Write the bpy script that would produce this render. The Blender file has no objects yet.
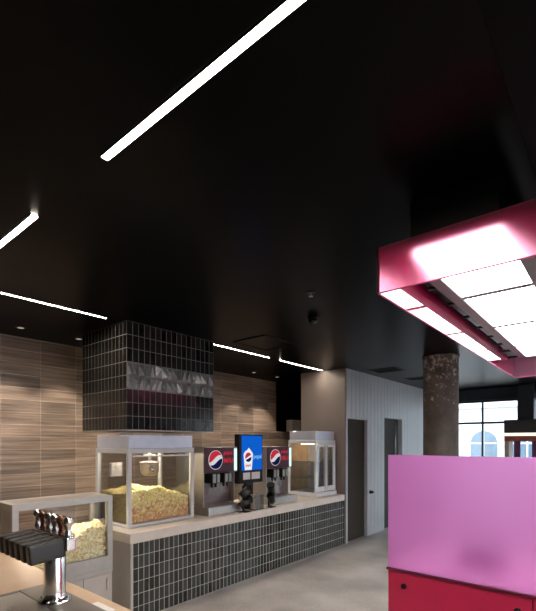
import bpy, bmesh, math, random
from mathutils import Vector, Matrix
random.seed(7)
S = bpy.context.scene
COL = S.collection
PI = math.pi

# ------------------------------------------------------------------ colours
def lin(c):
    c = c / 255.0
    return c / 12.92 if c <= 0.04045 else ((c + 0.055) / 1.055) ** 2.4
def rgb(r, g, b):
    return (lin(r), lin(g), lin(b), 1.0)

# ---------------------------------------------------------------- materials
def newmat(name):
    m = bpy.data.materials.new(name)
    m.use_nodes = True
    nt = m.node_tree
    for n in list(nt.nodes):
        nt.nodes.remove(n)
    out = nt.nodes.new('ShaderNodeOutputMaterial')
    return m, nt, out

def pbr(name, col, rough=0.5, metal=0.0, spec=0.5, var=0.12, scale=8.0, bump=0.0, bscale=60.0,
        attr=None, coat=0.0, stretch=None):
    m, nt, out = newmat(name)
    N, L = nt.nodes.new, nt.links.new
    p = N('ShaderNodeBsdfPrincipled')
    p.inputs['Roughness'].default_value = rough
    p.inputs['Metallic'].default_value = metal
    p.inputs['Specular IOR Level'].default_value = spec
    p.inputs['Coat Weight'].default_value = coat
    tc = N('ShaderNodeTexCoord')
    mp = N('ShaderNodeMapping')
    if stretch:
        mp.inputs['Scale'].default_value = stretch
    L(tc.outputs['Object'], mp.inputs['Vector'])
    nz = N('ShaderNodeTexNoise')
    nz.inputs['Scale'].default_value = scale
    nz.inputs['Detail'].default_value = 5.0
    L(mp.outputs['Vector'], nz.inputs['Vector'])
    mr = N('ShaderNodeMapRange')
    mr.inputs['From Min'].default_value = 0.3
    mr.inputs['From Max'].default_value = 0.7
    mr.inputs['To Min'].default_value = 1.0 - var
    mr.inputs['To Max'].default_value = 1.0 + var
    L(nz.outputs['Fac'], mr.inputs['Value'])
    mul = N('ShaderNodeVectorMath')
    mul.operation = 'SCALE'
    L(mr.outputs['Result'], mul.inputs['Scale'])
    if attr:
        at = N('ShaderNodeAttribute')
        at.attribute_name = attr
        L(at.outputs['Color'], mul.inputs[0])
    else:
        mul.inputs[0].default_value = col[:3]
    L(mul.outputs['Vector'], p.inputs['Base Color'])
    if bump > 0:
        n2 = N('ShaderNodeTexNoise')
        n2.inputs['Scale'].default_value = bscale
        n2.inputs['Detail'].default_value = 3.0
        L(mp.outputs['Vector'], n2.inputs['Vector'])
        b = N('ShaderNodeBump')
        b.inputs['Strength'].default_value = bump
        b.inputs['Distance'].default_value = 0.01
        L(n2.outputs['Fac'], b.inputs['Height'])
        L(b.outputs['Normal'], p.inputs['Normal'])
    L(p.outputs['BSDF'], out.inputs['Surface'])
    return m

def emit(name, col, strength):
    m, nt, out = newmat(name)
    e = nt.nodes.new('ShaderNodeEmission')
    e.inputs['Color'].default_value = col
    e.inputs['Strength'].default_value = strength
    nt.links.new(e.outputs['Emission'], out.inputs['Surface'])
    return m

def clear_glass(name, tint=(0.96, 0.97, 0.97, 1), refl=0.02, power=1.0):
    m, nt, out = newmat(name)
    N, L = nt.nodes.new, nt.links.new
    t = N('ShaderNodeBsdfTransparent')
    t.inputs['Color'].default_value = tint
    g = N('ShaderNodeBsdfGlossy')
    g.inputs['Roughness'].default_value = refl
    fr = N('ShaderNodeFresnel')
    fr.inputs['IOR'].default_value = 1.4
    mu = N('ShaderNodeMath')
    mu.operation = 'MULTIPLY'
    mu.inputs[1].default_value = power
    L(fr.outputs['Fac'], mu.inputs[0])
    mx = N('ShaderNodeMixShader')
    L(mu.outputs['Value'], mx.inputs['Fac'])
    L(t.outputs['BSDF'], mx.inputs[1])
    L(g.outputs['BSDF'], mx.inputs[2])
    L(mx.outputs['Shader'], out.inputs['Surface'])
    return m

def acrylic(name, through, body, rough=0.25, body_mix=0.35, gloss_rough=0.05, fres=1.0, diffuse=0.3):
    """tinted plastic sheet: frosted see-through + glowing body + glossy skin"""
    m, nt, out = newmat(name)
    N, L = nt.nodes.new, nt.links.new
    r = N('ShaderNodeBsdfRefraction')
    r.inputs['Color'].default_value = through
    r.inputs['Roughness'].default_value = rough
    r.inputs['IOR'].default_value = 1.35
    tl = N('ShaderNodeBsdfTranslucent')
    tl.inputs['Color'].default_value = body
    df = N('ShaderNodeBsdfDiffuse')
    df.inputs['Color'].default_value = body
    b = N('ShaderNodeMixShader')
    b.inputs['Fac'].default_value = diffuse
    L(tl.outputs['BSDF'], b.inputs[1])
    L(df.outputs['BSDF'], b.inputs[2])
    a = N('ShaderNodeMixShader')
    a.inputs['Fac'].default_value = body_mix
    L(r.outputs['BSDF'], a.inputs[1])
    L(b.outputs['Shader'], a.inputs[2])
    g = N('ShaderNodeBsdfGlossy')
    g.inputs['Roughness'].default_value = gloss_rough
    fr = N('ShaderNodeFresnel')
    fr.inputs['IOR'].default_value = 1.49
    mu = N('ShaderNodeMath')
    mu.operation = 'MULTIPLY'
    mu.inputs[1].default_value = fres
    L(fr.outputs['Fac'], mu.inputs[0])
    mx = N('ShaderNodeMixShader')
    L(mu.outputs['Value'], mx.inputs['Fac'])
    L(a.outputs['Shader'], mx.inputs[1])
    L(g.outputs['BSDF'], mx.inputs[2])
    L(mx.outputs['Shader'], out.inputs['Surface'])
    return m

def wood_tile_mat():
    m, nt, out = newmat('wood_look_tile')
    N, L = nt.nodes.new, nt.links.new
    p = N('ShaderNodeBsdfPrincipled')
    p.inputs['Roughness'].default_value = 0.45
    tc = N('ShaderNodeTexCoord')
    sp = N('ShaderNodeSeparateXYZ')
    L(tc.outputs['Object'], sp.inputs[0])
    cb = N('ShaderNodeCombineXYZ')
    ad = N('ShaderNodeMath')
    ad.operation = 'ADD'
    ad.inputs[1].default_value = 8.1 - 1.83
    L(sp.outputs['Y'], ad.inputs[0])
    L(ad.outputs[0], cb.inputs['X'])
    L(sp.outputs['Z'], cb.inputs['Y'])
    br = N('ShaderNodeTexBrick')
    br.offset = 0.0
    br.squash = 1.0
    br.inputs['Scale'].default_value = 1.0
    br.inputs['Brick Width'].default_value = 0.45
    br.inputs['Row Height'].default_value = 0.152
    br.inputs['Mortar Size'].default_value = 0.0025
    br.inputs['Mortar Smooth'].default_value = 0.2
    br.inputs['Color1'].default_value = rgb(108, 96, 86)
    br.inputs['Color2'].default_value = rgb(148, 130, 115)
    br.inputs['Mortar'].default_value = rgb(180, 166, 150)
    L(cb.outputs[0], br.inputs['Vector'])
    mp = N('ShaderNodeMapping')
    mp.inputs['Scale'].default_value = (1.3, 34.0, 1.0)
    L(cb.outputs[0], mp.inputs['Vector'])
    nz = N('ShaderNodeTexNoise')
    nz.inputs['Scale'].default_value = 1.0
    nz.inputs['Detail'].default_value = 6.0
    nz.inputs['Roughness'].default_value = 0.62
    L(mp.outputs[0], nz.inputs['Vector'])
    rp = N('ShaderNodeValToRGB')
    rp.color_ramp.elements[0].position = 0.32
    rp.color_ramp.elements[0].color = (0.42, 0.40, 0.39, 1)
    rp.color_ramp.elements[1].position = 0.66
    rp.color_ramp.elements[1].color = (1.25, 1.2, 1.15, 1)
    L(nz.outputs['Fac'], rp.inputs['Fac'])
    mu = N('ShaderNodeMix')
    mu.data_type = 'RGBA'
    mu.blend_type = 'MULTIPLY'
    mu.inputs['Factor'].default_value = 1.0
    L(br.outputs['Color'], mu.inputs[6])
    L(rp.outputs['Color'], mu.inputs[7])
    L(mu.outputs[2], p.inputs['Base Color'])
    L(p.outputs['BSDF'], out.inputs['Surface'])
    return m

def floor_mat():
    m, nt, out = newmat('polished_concrete')
    N, L = nt.nodes.new, nt.links.new
    p = N('ShaderNodeBsdfPrincipled')
    tc = N('ShaderNodeTexCoord')
    n1 = N('ShaderNodeTexNoise')
    n1.inputs['Scale'].default_value = 1.6
    n1.inputs['Detail'].default_value = 8.0
    L(tc.outputs['Object'], n1.inputs['Vector'])
    n2 = N('ShaderNodeTexNoise')
    n2.inputs['Scale'].default_value = 45.0
    n2.inputs['Detail'].default_value = 4.0
    L(tc.outputs['Object'], n2.inputs['Vector'])
    mx = N('ShaderNodeMath')
    mx.operation = 'MULTIPLY_ADD'
    mx.inputs[1].default_value = 0.35
    L(n2.outputs['Fac'], mx.inputs[0])
    L(n1.outputs['Fac'], mx.inputs[2])
    rp = N('ShaderNodeValToRGB')
    rp.color_ramp.elements[0].position = 0.45
    rp.color_ramp.elements[0].color = rgb(146, 141, 136)
    rp.color_ramp.elements[1].position = 0.85
    rp.color_ramp.elements[1].color = rgb(196, 191, 185)
    L(mx.outputs[0], rp.inputs['Fac'])
    L(rp.outputs['Color'], p.inputs['Base Color'])
    rr = N('ShaderNodeMapRange')
    rr.inputs['To Min'].default_value = 0.3
    rr.inputs['To Max'].default_value = 0.5
    L(n1.outputs['Fac'], rr.inputs['Value'])
    L(rr.outputs['Result'], p.inputs['Roughness'])
    p.inputs['Specular IOR Level'].default_value = 0.4
    L(p.outputs['BSDF'], out.inputs['Surface'])
    return m

def column_mat():
    m, nt, out = newmat('flaked_concrete')
    N, L = nt.nodes.new, nt.links.new
    p = N('ShaderNodeBsdfPrincipled')
    p.inputs['Roughness'].default_value = 0.75
    tc = N('ShaderNodeTexCoord')
    n1 = N('ShaderNodeTexNoise')
    n1.inputs['Scale'].default_value = 4.0
    n1.inputs['Detail'].default_value = 6.0
    L(tc.outputs['Object'], n1.inputs['Vector'])
    r1 = N('ShaderNodeValToRGB')
    r1.color_ramp.elements[0].position = 0.3
    r1.color_ramp.elements[0].color = rgb(66, 61, 57)
    r1.color_ramp.elements[1].position = 0.7
    r1.color_ramp.elements[1].color = rgb(110, 100, 90)
    L(n1.outputs['Fac'], r1.inputs['Fac'])
    n2 = N('ShaderNodeTexNoise')
    n2.inputs['Scale'].default_value = 15.0
    n2.inputs['Detail'].default_value = 10.0
    n2.inputs['Roughness'].default_value = 0.75
    L(tc.outputs['Object'], n2.inputs['Vector'])
    # flakes sit mostly on the upper part of the shaft, where old paint is left
    sp = N('ShaderNodeSeparateXYZ')
    L(tc.outputs['Object'], sp.inputs[0])
    mr = N('ShaderNodeMapRange')
    mr.inputs['From Min'].default_value = 1.9
    mr.inputs['From Max'].default_value = 2.9
    mr.inputs['To Min'].default_value = -0.09
    mr.inputs['To Max'].default_value = 0.05
    L(sp.outputs['Z'], mr.inputs['Value'])
    ad = N('ShaderNodeMath')
    L(n2.outputs['Fac'], ad.inputs[0])
    L(mr.outputs['Result'], ad.inputs[1])
    r2 = N('ShaderNodeValToRGB')
    r2.color_ramp.elements[0].position = 0.56
    r2.color_ramp.elements[0].color = (0, 0, 0, 1)
    r2.color_ramp.elements[1].position = 0.64
    r2.color_ramp.elements[1].color = (1, 1, 1, 1)
    L(ad.outputs[0], r2.inputs['Fac'])
    mx = N('ShaderNodeMix')
    mx.data_type = 'RGBA'
    L(r2.outputs['Color'], mx.inputs['Factor'])
    L(r1.outputs['Color'], mx.inputs[6])
    mx.inputs[7].default_value = rgb(190, 182, 170)
    L(mx.outputs[2], p.inputs['Base Color'])
    b = N('ShaderNodeBump')
    b.inputs['Strength'].default_value = 0.5
    b.inputs['Distance'].default_value = 0.02
    L(n2.outputs['Fac'], b.inputs['Height'])
    L(b.outputs['Normal'], p.inputs['Normal'])
    L(p.outputs['BSDF'], out.inputs['Surface'])
    return m

def perforated_mat():
    m, nt, out = newmat('perforated_steel')
    N, L = nt.nodes.new, nt.links.new
    p = N('ShaderNodeBsdfPrincipled')
    p.inputs['Metallic'].default_value = 0.8
    p.inputs['Roughness'].default_value = 0.4
    tc = N('ShaderNodeTexCoord')
    v = N('ShaderNodeTexVoronoi')
    v.inputs['Scale'].default_value = 95.0
    v.inputs['Randomness'].default_value = 0.15
    L(tc.outputs['Object'], v.inputs['Vector'])
    r = N('ShaderNodeValToRGB')
    r.color_ramp.elements[0].position = 0.28
    r.color_ramp.elements[0].color = rgb(40, 38, 36)
    r.color_ramp.elements[1].position = 0.36
    r.color_ramp.elements[1].color = rgb(200, 196, 190)
    L(v.outputs['Distance'], r.inputs['Fac'])
    L(r.outputs['Color'], p.inputs['Base Color'])
    L(p.outputs['BSDF'], out.inputs['Surface'])
    return m

M = {}
M['ceiling'] = pbr('black_ceiling_paint', (0.0011, 0.0011, 0.0012, 1), 0.3, spec=0.055, var=0.1)
M['black'] = pbr('matt_black', rgb(13, 13, 14), 0.5, spec=0.3)
M['beam'] = pbr('black_beam_paint', (0.0008, 0.0008, 0.0008, 1), 0.6, spec=0.05)
M['blackplastic'] = pbr('black_plastic', rgb(27, 26, 25), 0.4, var=0.15)
M['blackgloss'] = pbr('black_gloss', rgb(15, 15, 17), 0.2)
M['woodtile'] = wood_tile_mat()
M['floor'] = floor_mat()
M['column'] = column_mat()
M['perf'] = perforated_mat()
M['wallgrey'] = pbr('grey_wall_paint', rgb(118, 107, 98), 0.6, var=0.05, scale=3)
M['boards'] = pbr('pale_grey_boards', rgb(190, 195, 200), 0.42, var=0.04, scale=3)
M['boardgap'] = pbr('board_groove', rgb(120, 124, 128), 0.6)
M['darkwall'] = pbr('dark_wall_paint', rgb(52, 48, 45), 0.7, var=0.08)
M['door'] = pbr('dark_taupe_door', rgb(66, 60, 54), 0.75, spec=0.2, var=0.08, scale=2)
M['doorgrey'] = pbr('dark_grey_door', rgb(68, 65, 62), 0.7, spec=0.2, var=0.08, scale=2)
M['tilec'] = pbr('glazed_dark_green_tile', None, 0.14, attr='var', var=0.15, scale=14, bump=0.12, bscale=11)
M['grout'] = pbr('grey_grout', rgb(168, 165, 158), 0.8)
M['tileh'] = pbr('glazed_black_tile', None, 0.14, spec=0.3, attr='var', var=0.15, scale=14, bump=0.12, bscale=11)
M['relief'] = pbr('glazed_relief_tile', rgb(150, 151, 153), 0.2, metal=0.55, var=0.2, scale=20)
M['grouth'] = pbr('dark_grout', rgb(104, 100, 96), 0.8)
M['stone'] = pbr('pale_concrete_worktop', rgb(204, 194, 183), 0.4, var=0.06, scale=10)
M['endpanel'] = pbr('pale_laminate', rgb(176, 168, 160), 0.5, var=0.05)
M['bartop'] = pbr('tan_worktop', rgb(214, 184, 155), 0.38, var=0.04, scale=10)
M['barbody'] = pbr('bar_body', rgb(120, 110, 100), 0.6)
M['steel'] = pbr('brushed_steel', rgb(190, 188, 184), 0.3, metal=0.9, var=0.06, scale=30)
M['steeldull'] = pbr('satin_steel', rgb(172, 168, 162), 0.42, metal=0.6, var=0.05, scale=20)
M['chrome'] = pbr('chrome', rgb(232, 230, 228), 0.2, metal=1.0, var=0.02)
M['whitemetal'] = pbr('white_enamel', rgb(214, 216, 218), 0.35, var=0.04)
M['framegrey'] = pbr('pale_grey_frame', rgb(192, 192, 192), 0.38, var=0.04)
M['header'] = pbr('satin_aluminium_header', rgb(196, 200, 214), 0.3, metal=0.35, var=0.06)
M['glass'] = clear_glass('case_glass', power=0.8)
M['winglass'] = clear_glass('window_glass', tint=(0.97, 0.985, 0.99, 1), power=0.8)
M['popcorn'] = pbr('popcorn', None, 0.7, attr='var', var=0.18, scale=90)
M['strip'] = emit('warm_strip_light', rgb(255, 242, 228), 85.0)
M['down'] = emit('downlight_lens', rgb(255, 235, 210), 0.22)
M['panel'] = emit('luminous_ceiling_panel', rgb(255, 250, 248), 8.0)
M['heat'] = emit('heat_lamp', rgb(255, 234, 205), 30.0)
M['caselamp'] = emit('case_lamp', rgb(255, 225, 185), 5.0)
M['pinkcanopy'] = acrylic('pink_acrylic', rgb(252, 196, 222), rgb(240, 30, 115), rough=0.3, body_mix=0.34, gloss_rough=0.03, fres=2.0)
M['pinkfront'] = acrylic('pink_frosted_acrylic', rgb(252, 214, 230), rgb(236, 60, 128), rough=0.5, body_mix=0.15, gloss_rough=0.45, fres=0.25, diffuse=0.1)
M['pinkscreen'] = acrylic('violet_pink_frosted_acrylic', rgb(254, 226, 250), rgb(250, 170, 240), rough=0.55, body_mix=0.45, gloss_rough=0.35, fres=0.6, diffuse=0.35)
M['pinkedge'] = pbr('pink_edge_band', rgb(214, 84, 138), 0.4)
M['desktop'] = pbr('pale_pink_desk_top', rgb(225, 196, 215), 0.5)
M['red'] = pbr('red_acrylic', rgb(218, 42, 90), 0.3, var=0.05, scale=3)
M['maroon'] = pbr('maroon_edge', rgb(104, 18, 56), 0.4)
M['railgrey'] = pbr('grey_rail', rgb(104, 98, 98), 0.45)
M['winframe'] = pbr('dark_blue_grey_frame', rgb(42, 50, 58), 0.5)
M['facade'] = pbr('white_stucco', rgb(172, 176, 180), 0.8, var=0.03, scale=0.6)
M['arch'] = pbr('arched_window_pane', rgb(72, 90, 104), 0.2, var=0.2, scale=1.5)
M['pavement'] = pbr('pavement', rgb(150, 148, 145), 0.8)
M['kioskdark'] = pbr('dark_fascia', rgb(60, 58, 56), 0.5)
M['cream'] = emit('cream_strip', rgb(255, 238, 205), 1.1)
M['redbrown'] = pbr('red_brown_band', rgb(170, 88, 70), 0.5)
M['purple'] = pbr('dark_purple_leaf', rgb(104, 52, 92), 0.4)
M['tan'] = pbr('tan_jamb', rgb(176, 160, 140), 0.5)
M['dispdark'] = pbr('dark_graphic_panel', rgb(70, 30, 48), 0.55, var=0.3, scale=6)
M['logored'] = emit('lit_red_print', rgb(205, 50, 66), 0.55)
M['logowhite'] = emit('lit_white_print', rgb(235, 235, 240), 0.5)
M['logoblue'] = emit('lit_blue_print', rgb(24, 26, 70), 0.5)
M['edgelit'] = emit('edge_light', rgb(205, 232, 228), 0.9)
M['splash'] = pbr('steel_backsplash', rgb(150, 138, 138), 0.3, metal=0.6, var=0.1)
M['levergrey'] = pbr('grey_lever', rgb(138, 146, 140), 0.4)
M['scrblue'] = emit('blue_screen', rgb(16, 96, 206), 0.62)
M['scrwhite'] = emit('screen_white', rgb(240, 244, 250), 0.62)
M['scrtext'] = emit('screen_pale_blue', rgb(120, 186, 240), 0.65)
M['card'] = pbr('white_card', rgb(205, 200, 196), 0.6)
M['paper'] = pbr('white_paper', rgb(244, 242, 238), 0.6, var=0.02)
M['lid'] = pbr('cream_lids', rgb(206, 190, 165), 0.5, var=0.2)
M['straw'] = pbr('brown_paper', rgb(150, 118, 84), 0.6)
M['amber'] = pbr('copper_lever', rgb(150, 112, 88), 0.25, metal=0.8)
M['tray'] = pbr('steel_tray', rgb(150, 144, 138), 0.38, metal=0.7, var=0.08)
M['dishblue'] = pbr('pale_blue_liner', rgb(200, 214, 232), 0.4)
M['foodbrown'] = pbr('baked_brown', rgb(160, 110, 60), 0.6, var=0.3, scale=30)
M['warmin'] = pbr('warm_tan_interior', rgb(196, 164, 130), 0.5)
M['whitebox'] = pbr('white_box', rgb(216, 208, 198), 0.5)

# ------------------------------------------------------------ mesh builders
class MB:
    def __init__(self):
        self.bm = bmesh.new()
        self.cl = self.bm.loops.layers.float_color.new('var')
    def _add(self, tmp, color=None):
        me = bpy.data.meshes.new('tmp')
        tmp.to_mesh(me)
        tmp.free()
        n0 = len(self.bm.faces)
        self.bm.from_mesh(me)
        bpy.data.meshes.remove(me)
        if color:
            self.bm.faces.ensure_lookup_table()
            for i in range(n0, len(self.bm.faces)):
                for l in self.bm.faces[i].loops:
                    l[self.cl] = color
        return self
    def box(self, a, b, bevel=0.0, seg=1, color=None, mat=None):
        t = bmesh.new()
        t.loops.layers.float_color.new('var')
        lo = Vector([min(a[i], b[i]) for i in range(3)])
        hi = Vector([max(a[i], b[i]) for i in range(3)])
        bmesh.ops.create_cube(t, size=1.0)
        for v in t.verts:
            v.co = Vector([(lo[i] + hi[i]) / 2 + v.co[i] * (hi[i] - lo[i]) for i in range(3)])
        if bevel > 0:
            bmesh.ops.bevel(t, geom=list(t.edges), offset=min(bevel, 0.45 * min(hi - lo)), segments=seg, profile=0.6, affect='EDGES')
        if mat is not None:
            t.transform(mat)
        return self._add(t, color)
    def cyl(self, p0, p1, r0, r1=None, n=24, caps=True, color=None):
        r1 = r0 if r1 is None else r1
        p0, p1 = Vector(p0), Vector(p1)
        d = p1 - p0
        t = bmesh.new()
        t.loops.layers.float_color.new('var')
        bmesh.ops.create_cone(t, cap_ends=caps, segments=n, radius1=r0, radius2=r1, depth=d.length)
        t.transform(Matrix.Translation((p0 + p1) / 2) @ d.to_track_quat('Z', 'Y').to_matrix().to_4x4())
        for f in t.faces:
            f.smooth = len(f.verts) == 4
        return self._add(t, color)
    def lathe(self, prof, c, n=32, axis=None):
        t = bmesh.new()
        t.loops.layers.float_color.new('var')
        rings = []
        for r, z in prof:
            rings.append([t.verts.new((r * math.cos(2 * PI * k / n), r * math.sin(2 * PI * k / n), z)) for k in range(n)])
        for a, b in zip(rings, rings[1:]):
            for k in range(n):
                f = t.faces.new((a[k], a[(k + 1) % n], b[(k + 1) % n], b[k]))
                f.smooth = True
        t.faces.new(list(reversed(rings[0])))
        t.faces.new(rings[-1])
        m = Matrix.Translation(c)
        if axis is not None:
            m = m @ Vector(axis).to_track_quat('Z', 'Y').to_matrix().to_4x4()
        t.transform(m)
        return self._add(t)
    def poly(self, pts, off):
        """flat outline extruded along off"""
        t = bmesh.new()
        t.loops.layers.float_color.new('var')
        vs = [t.verts.new(p) for p in pts]
        ws = [t.verts.new(Vector(p) + Vector(off)) for p in pts]
        t.faces.new(vs)
        t.faces.new(list(reversed(ws)))
        for i in range(len(vs)):
            j = (i + 1) % len(vs)
            t.faces.new((vs[j], vs[i], ws[i], ws[j]))
        bmesh.ops.recalc_face_normals(t, faces=list(t.faces))
        return self._add(t)
    def blob(self, c, r, color, sub=1):
        t = bmesh.new()
        t.loops.layers.float_color.new('var')
        bmesh.ops.create_icosphere(t, subdivisions=sub, radius=r)
        for v in t.verts:
            v.co *= random.uniform(0.68, 1.3)
            v.co += Vector(c)
        for f in t.faces:
            f.smooth = True
        return self._add(t, color)
    def build(self, name, mat, parent=None):
        me = bpy.data.meshes.new(name)
        if parent is not None:
            self.bm.transform(Matrix.Translation(-world_loc(parent)))
        self.bm.to_mesh(me)
        self.bm.free()
        me.materials.append(mat)
        o = bpy.data.objects.new(name, me)
        COL.objects.link(o)
        if parent is not None:
            o.parent = parent
        return o

def world_loc(o):
    v = Vector((0, 0, 0))
    while o is not None:
        v += o.location
        o = o.parent
    return v

def tag(o, label=None, cat=None, group=None, kind=None):
    if label: o['label'] = label
    if cat: o['category'] = cat
    if group: o['group'] = group
    if kind: o['kind'] = kind
    return o

def thing(name, label, cat, loc, group=None):
    o = bpy.data.objects.new(name, None)
    o.empty_display_size = 0.1
    COL.objects.link(o)
    o.location = loc
    return tag(o, label, cat, group)

def rebase(o, loc):
    """move a one-mesh thing's origin to its base"""
    loc = Vector(loc)
    o.data.transform(Matrix.Translation(-loc))
    o.location = loc
    return o

def copy_tree(o, parent=None):
    c = o.copy()
    COL.objects.link(c)
    if parent is not None:
        c.parent = parent
    for ch in list(o.children):
        copy_tree(ch, c)
    return c

def struct(name, mb, mat, label=None, cat=None):
    o = mb.build(name, mat)
    return tag(o, label, cat, kind='structure')

def text_mesh(name, body, size, loc, mat, parent, shear=0.0):
    """lettering standing on a face that looks towards +X"""
    cu = bpy.data.curves.new(name, 'FONT')
    cu.body = body
    cu.size = size
    cu.extrude = 0.001
    cu.shear = shear
    cu.offset = size * 0.015
    t = bpy.data.objects.new(name, cu)
    COL.objects.link(t)
    bpy.context.view_layer.update()
    me = bpy.data.meshes.new_from_object(t.evaluated_get(bpy.context.evaluated_depsgraph_get()))
    bpy.data.objects.remove(t)
    me.materials.clear()
    me.materials.append(mat)
    me.transform(Matrix(((0, 0, 1, 0), (1, 0, 0, 0), (0, 1, 0, 0), (0, 0, 0, 1))))
    o = bpy.data.objects.new(name, me)
    COL.objects.link(o)
    me.transform(Matrix.Translation(Vector(loc) - world_loc(parent)))
    o.parent = parent
    return o

CEIL = 3.05
# =============================================================== the setting
struct('floor', MB().box((-7.2, -2.2, -0.1), (6.1, 11.35, 0.0)), M['floor'], 'pale polished concrete floor', 'floor')
struct('ceiling', MB().box((-7.2, -2.2, CEIL), (6.1, 11.35, CEIL + 0.3)), M['ceiling'], 'flat black painted ceiling', 'ceiling')
# wood-look tiled wall behind the counter; past the counter it drops to a half wall
struct('wall_left', MB().box((-5.8, -2.2, 0), (-5.65, 7.05, CEIL)), M['woodtile'],
       'brown wood-look tiled wall behind the counter', 'wall')
struct('wall_recess', MB().box((-7.2, 7.05, 0), (-7.05, 11.35, CEIL)).box((-7.05, 6.9, 0), (-5.8, 7.05, CEIL)).box((-7.05, 11.2, 0), (-4.61, 11.35, CEIL)), M['darkwall'],
       'dark wall beyond the half wall', 'wall')
struct('wall_back', MB().box((-5.65, -2.2, 0), (6.1, -2.05, CEIL)), M['darkwall'], 'dark wall behind the bar', 'wall')
struct('wall_half', MB().box((-5.8, 7.05, 0), (-5.65, 11.2, 2.0)), M['woodtile'], 'wood-look tiled half wall with dark space above it', 'wall')
# thick wall block with vertical boards on the hall side
WX = -3.66
D1 = (6.56, 7.31, 2.18)
D2 = (8.06, 8.87, 2.26)
struct('wall_corridor', MB().box((-4.61, 6.5, 0), (-3.76, 11.2, CEIL)).box((-3.76, 6.5, 0), (-3.672, 6.52, CEIL)), M['wallgrey'], 'grey painted wall block at the end of the counter', 'wall')
bd = MB()
bd.box((-3.76, 6.521, 0), (WX, 6.56, CEIL))
y = 6.56
while y < 11.19:
    y1 = min(y + 0.150, 11.19)
    z0 = 0.0
    for d in (D1, D2):
        if y1 - 0.004 > d[0] and y < d[1] - 0.004:
            z0 = d[2]
    bd.box((-3.76, y, z0), (WX, y1 - 0.007, CEIL), 0.003)
    y = y1
struct('trim_corridor_boards', bd, M['boards'], 'pale grey vertical boarding on the corridor wall', 'wall boards')
o = struct('door_1', MB().box((-3.755, D1[0], 0), (-3.725, D1[1], D1[2])), M['door'], 'dark taupe door nearest the counter in the boarded wall', 'door')
o = struct('door_2', MB().box((-3.755, D2[0], 0), (-3.725, D2[1], D2[2])), M['doorgrey'], 'dark grey door with long pull bar, far along the boarded wall', 'door')
hb = MB().cyl((-3.69, 8.66, 1.35), (-3.69, 8.66, 2.22), 0.014, n=12)
hb.cyl((-3.73, 8.66, 1.45), (-3.69, 8.66, 1.45), 0.008, n=8).cyl((-3.73, 8.66, 2.1), (-3.69, 8.66, 2.1), 0.008, n=8)
hb.build('pull_bar', M['steel'], o)
ko = MB().lathe([(0.012, 0), (0.034, 0.0), (0.034, 0.02), (0.02, 0.035), (0.026, 0.06), (0.018, 0.07)], (WX, 7.42, 0.82), 20, axis=(1, 0, 0)).build('mounted_door_pull', M['black'])
rebase(ko, (WX, 7.42, 0.82))
tag(ko, 'small black round pull on the pale boards between the two doors', 'door pull')

# window walls
def glazing(idx, axis, fixed, a0, a1, mull, z_head, transom, label):
    f = MB()
    def bx(u0, u1, z0, z1, d=0.04):
        if axis == 'x':
            f.box((u0, fixed - d, z0), (u1, fixed + d, z1), 0.004)
        else:
            f.box((fixed - d, u0, z0), (fixed + d, u1, z1), 0.004)
    bx(a0, a1, 0.0, 0.1)
    bx(a0, a1, z_head - 0.05, z_head)
    bx(a0, a1, transom - 0.025, transom + 0.025)
    for u in mull:
        bx(u - 0.018, u + 0.018, 0.1, z_head - 0.05)
    o = struct('window_%d' % idx, f, M['winframe'], label, 'window')
    g = MB()
    if axis == 'x':
        g.box((a0, fixed - 0.004, 0.1), (a1, fixed + 0.004, z_head - 0.05))
    else:
        g.box((fixed - 0.004, a0, 0.1), (fixed + 0.004, a1, z_head - 0.05))
    g.build('glass_pane', M['winglass'], o)
    return o
glazing(1, 'x', 11.2, -3.66, 6.0, [-3.63, -2.57, -1.35, -0.1, 1.2, 2.5, 3.8, 5.1, 5.97], 2.78, 2.235, 'tall dark framed street window at the far end')
struct('wall_window_header', MB().box((-3.66, 11.08, 2.78), (6.1, 11.35, CEIL)), M['winframe'], 'dark header over the far window', 'wall')
glazing(2, 'y', 6.0, -0.5, 6.5, [-0.47, 1.25, 3.0, 4.75, 6.47], 2.78, 2.235, 'street window along the right side')
struct('wall_right', MB().box((5.9, -2.2, 0), (6.1, -0.5, CEIL)).box((5.9, -0.5, 2.78), (6.1, 6.5, CEIL)).box((5.9, 6.5, 0), (6.1, 11.1, CEIL)), M['darkwall'], 'dark wall around the right window', 'wall')
struct('trim_beam', MB().box((-0.275, -2.05, 2.85), (0.05, 11.05, CEIL), 0.005).box((0.2, -2.05, 2.93), (0.3, 11.05, CEIL)), M['beam'], 'black boxed beam on the ceiling at right', 'beam')

# ============================================================ outside street
struct('ground_street', MB().box((-30, 11.36, -0.25), (40, 60, -0.12)).box((6.12, -30, -0.25), (60, 11.36, -0.12)), M['pavement'], 'pale pavement outside', 'ground')
bl = thing('street_building', 'white building with arched windows seen through the far window', 'building', (0, 24.0, -0.12))
MB().box((-14, 24.0, -0.12), (14, 25.0, 12.0)).build('facade', M['facade'], bl)
MB().box((-14, 23.8, 3.55), (14, 24.0, 3.75), 0.03).build('string_course', M['facade'], bl)
def arch_pts(cx, w, z0, zs, y, n=14):
    pts = [(cx - w / 2, y, z0), (cx + w / 2, y, z0)]
    for k in range(n + 1):
        a = PI * k / n
        pts.append((cx + w / 2 * math.cos(a), y, zs + w / 2 * math.sin(a)))
    return pts
for k in range(-4, 5):
    cx = -1.55 + k * 1.95
    w = MB().poly(arch_pts(cx, 1.25, 0.5, 1.75, 23.93), (0, 0.05, 0)).build('arched_window', M['arch'], bl)
    MB().box((cx - 0.035, 23.9, 0.5), (cx + 0.035, 23.95, 2.35)).box((cx - 0.6, 23.9, 1.7), (cx + 0.6, 23.95, 1.77)).build('glazing_bar', M['facade'], w)
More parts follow.
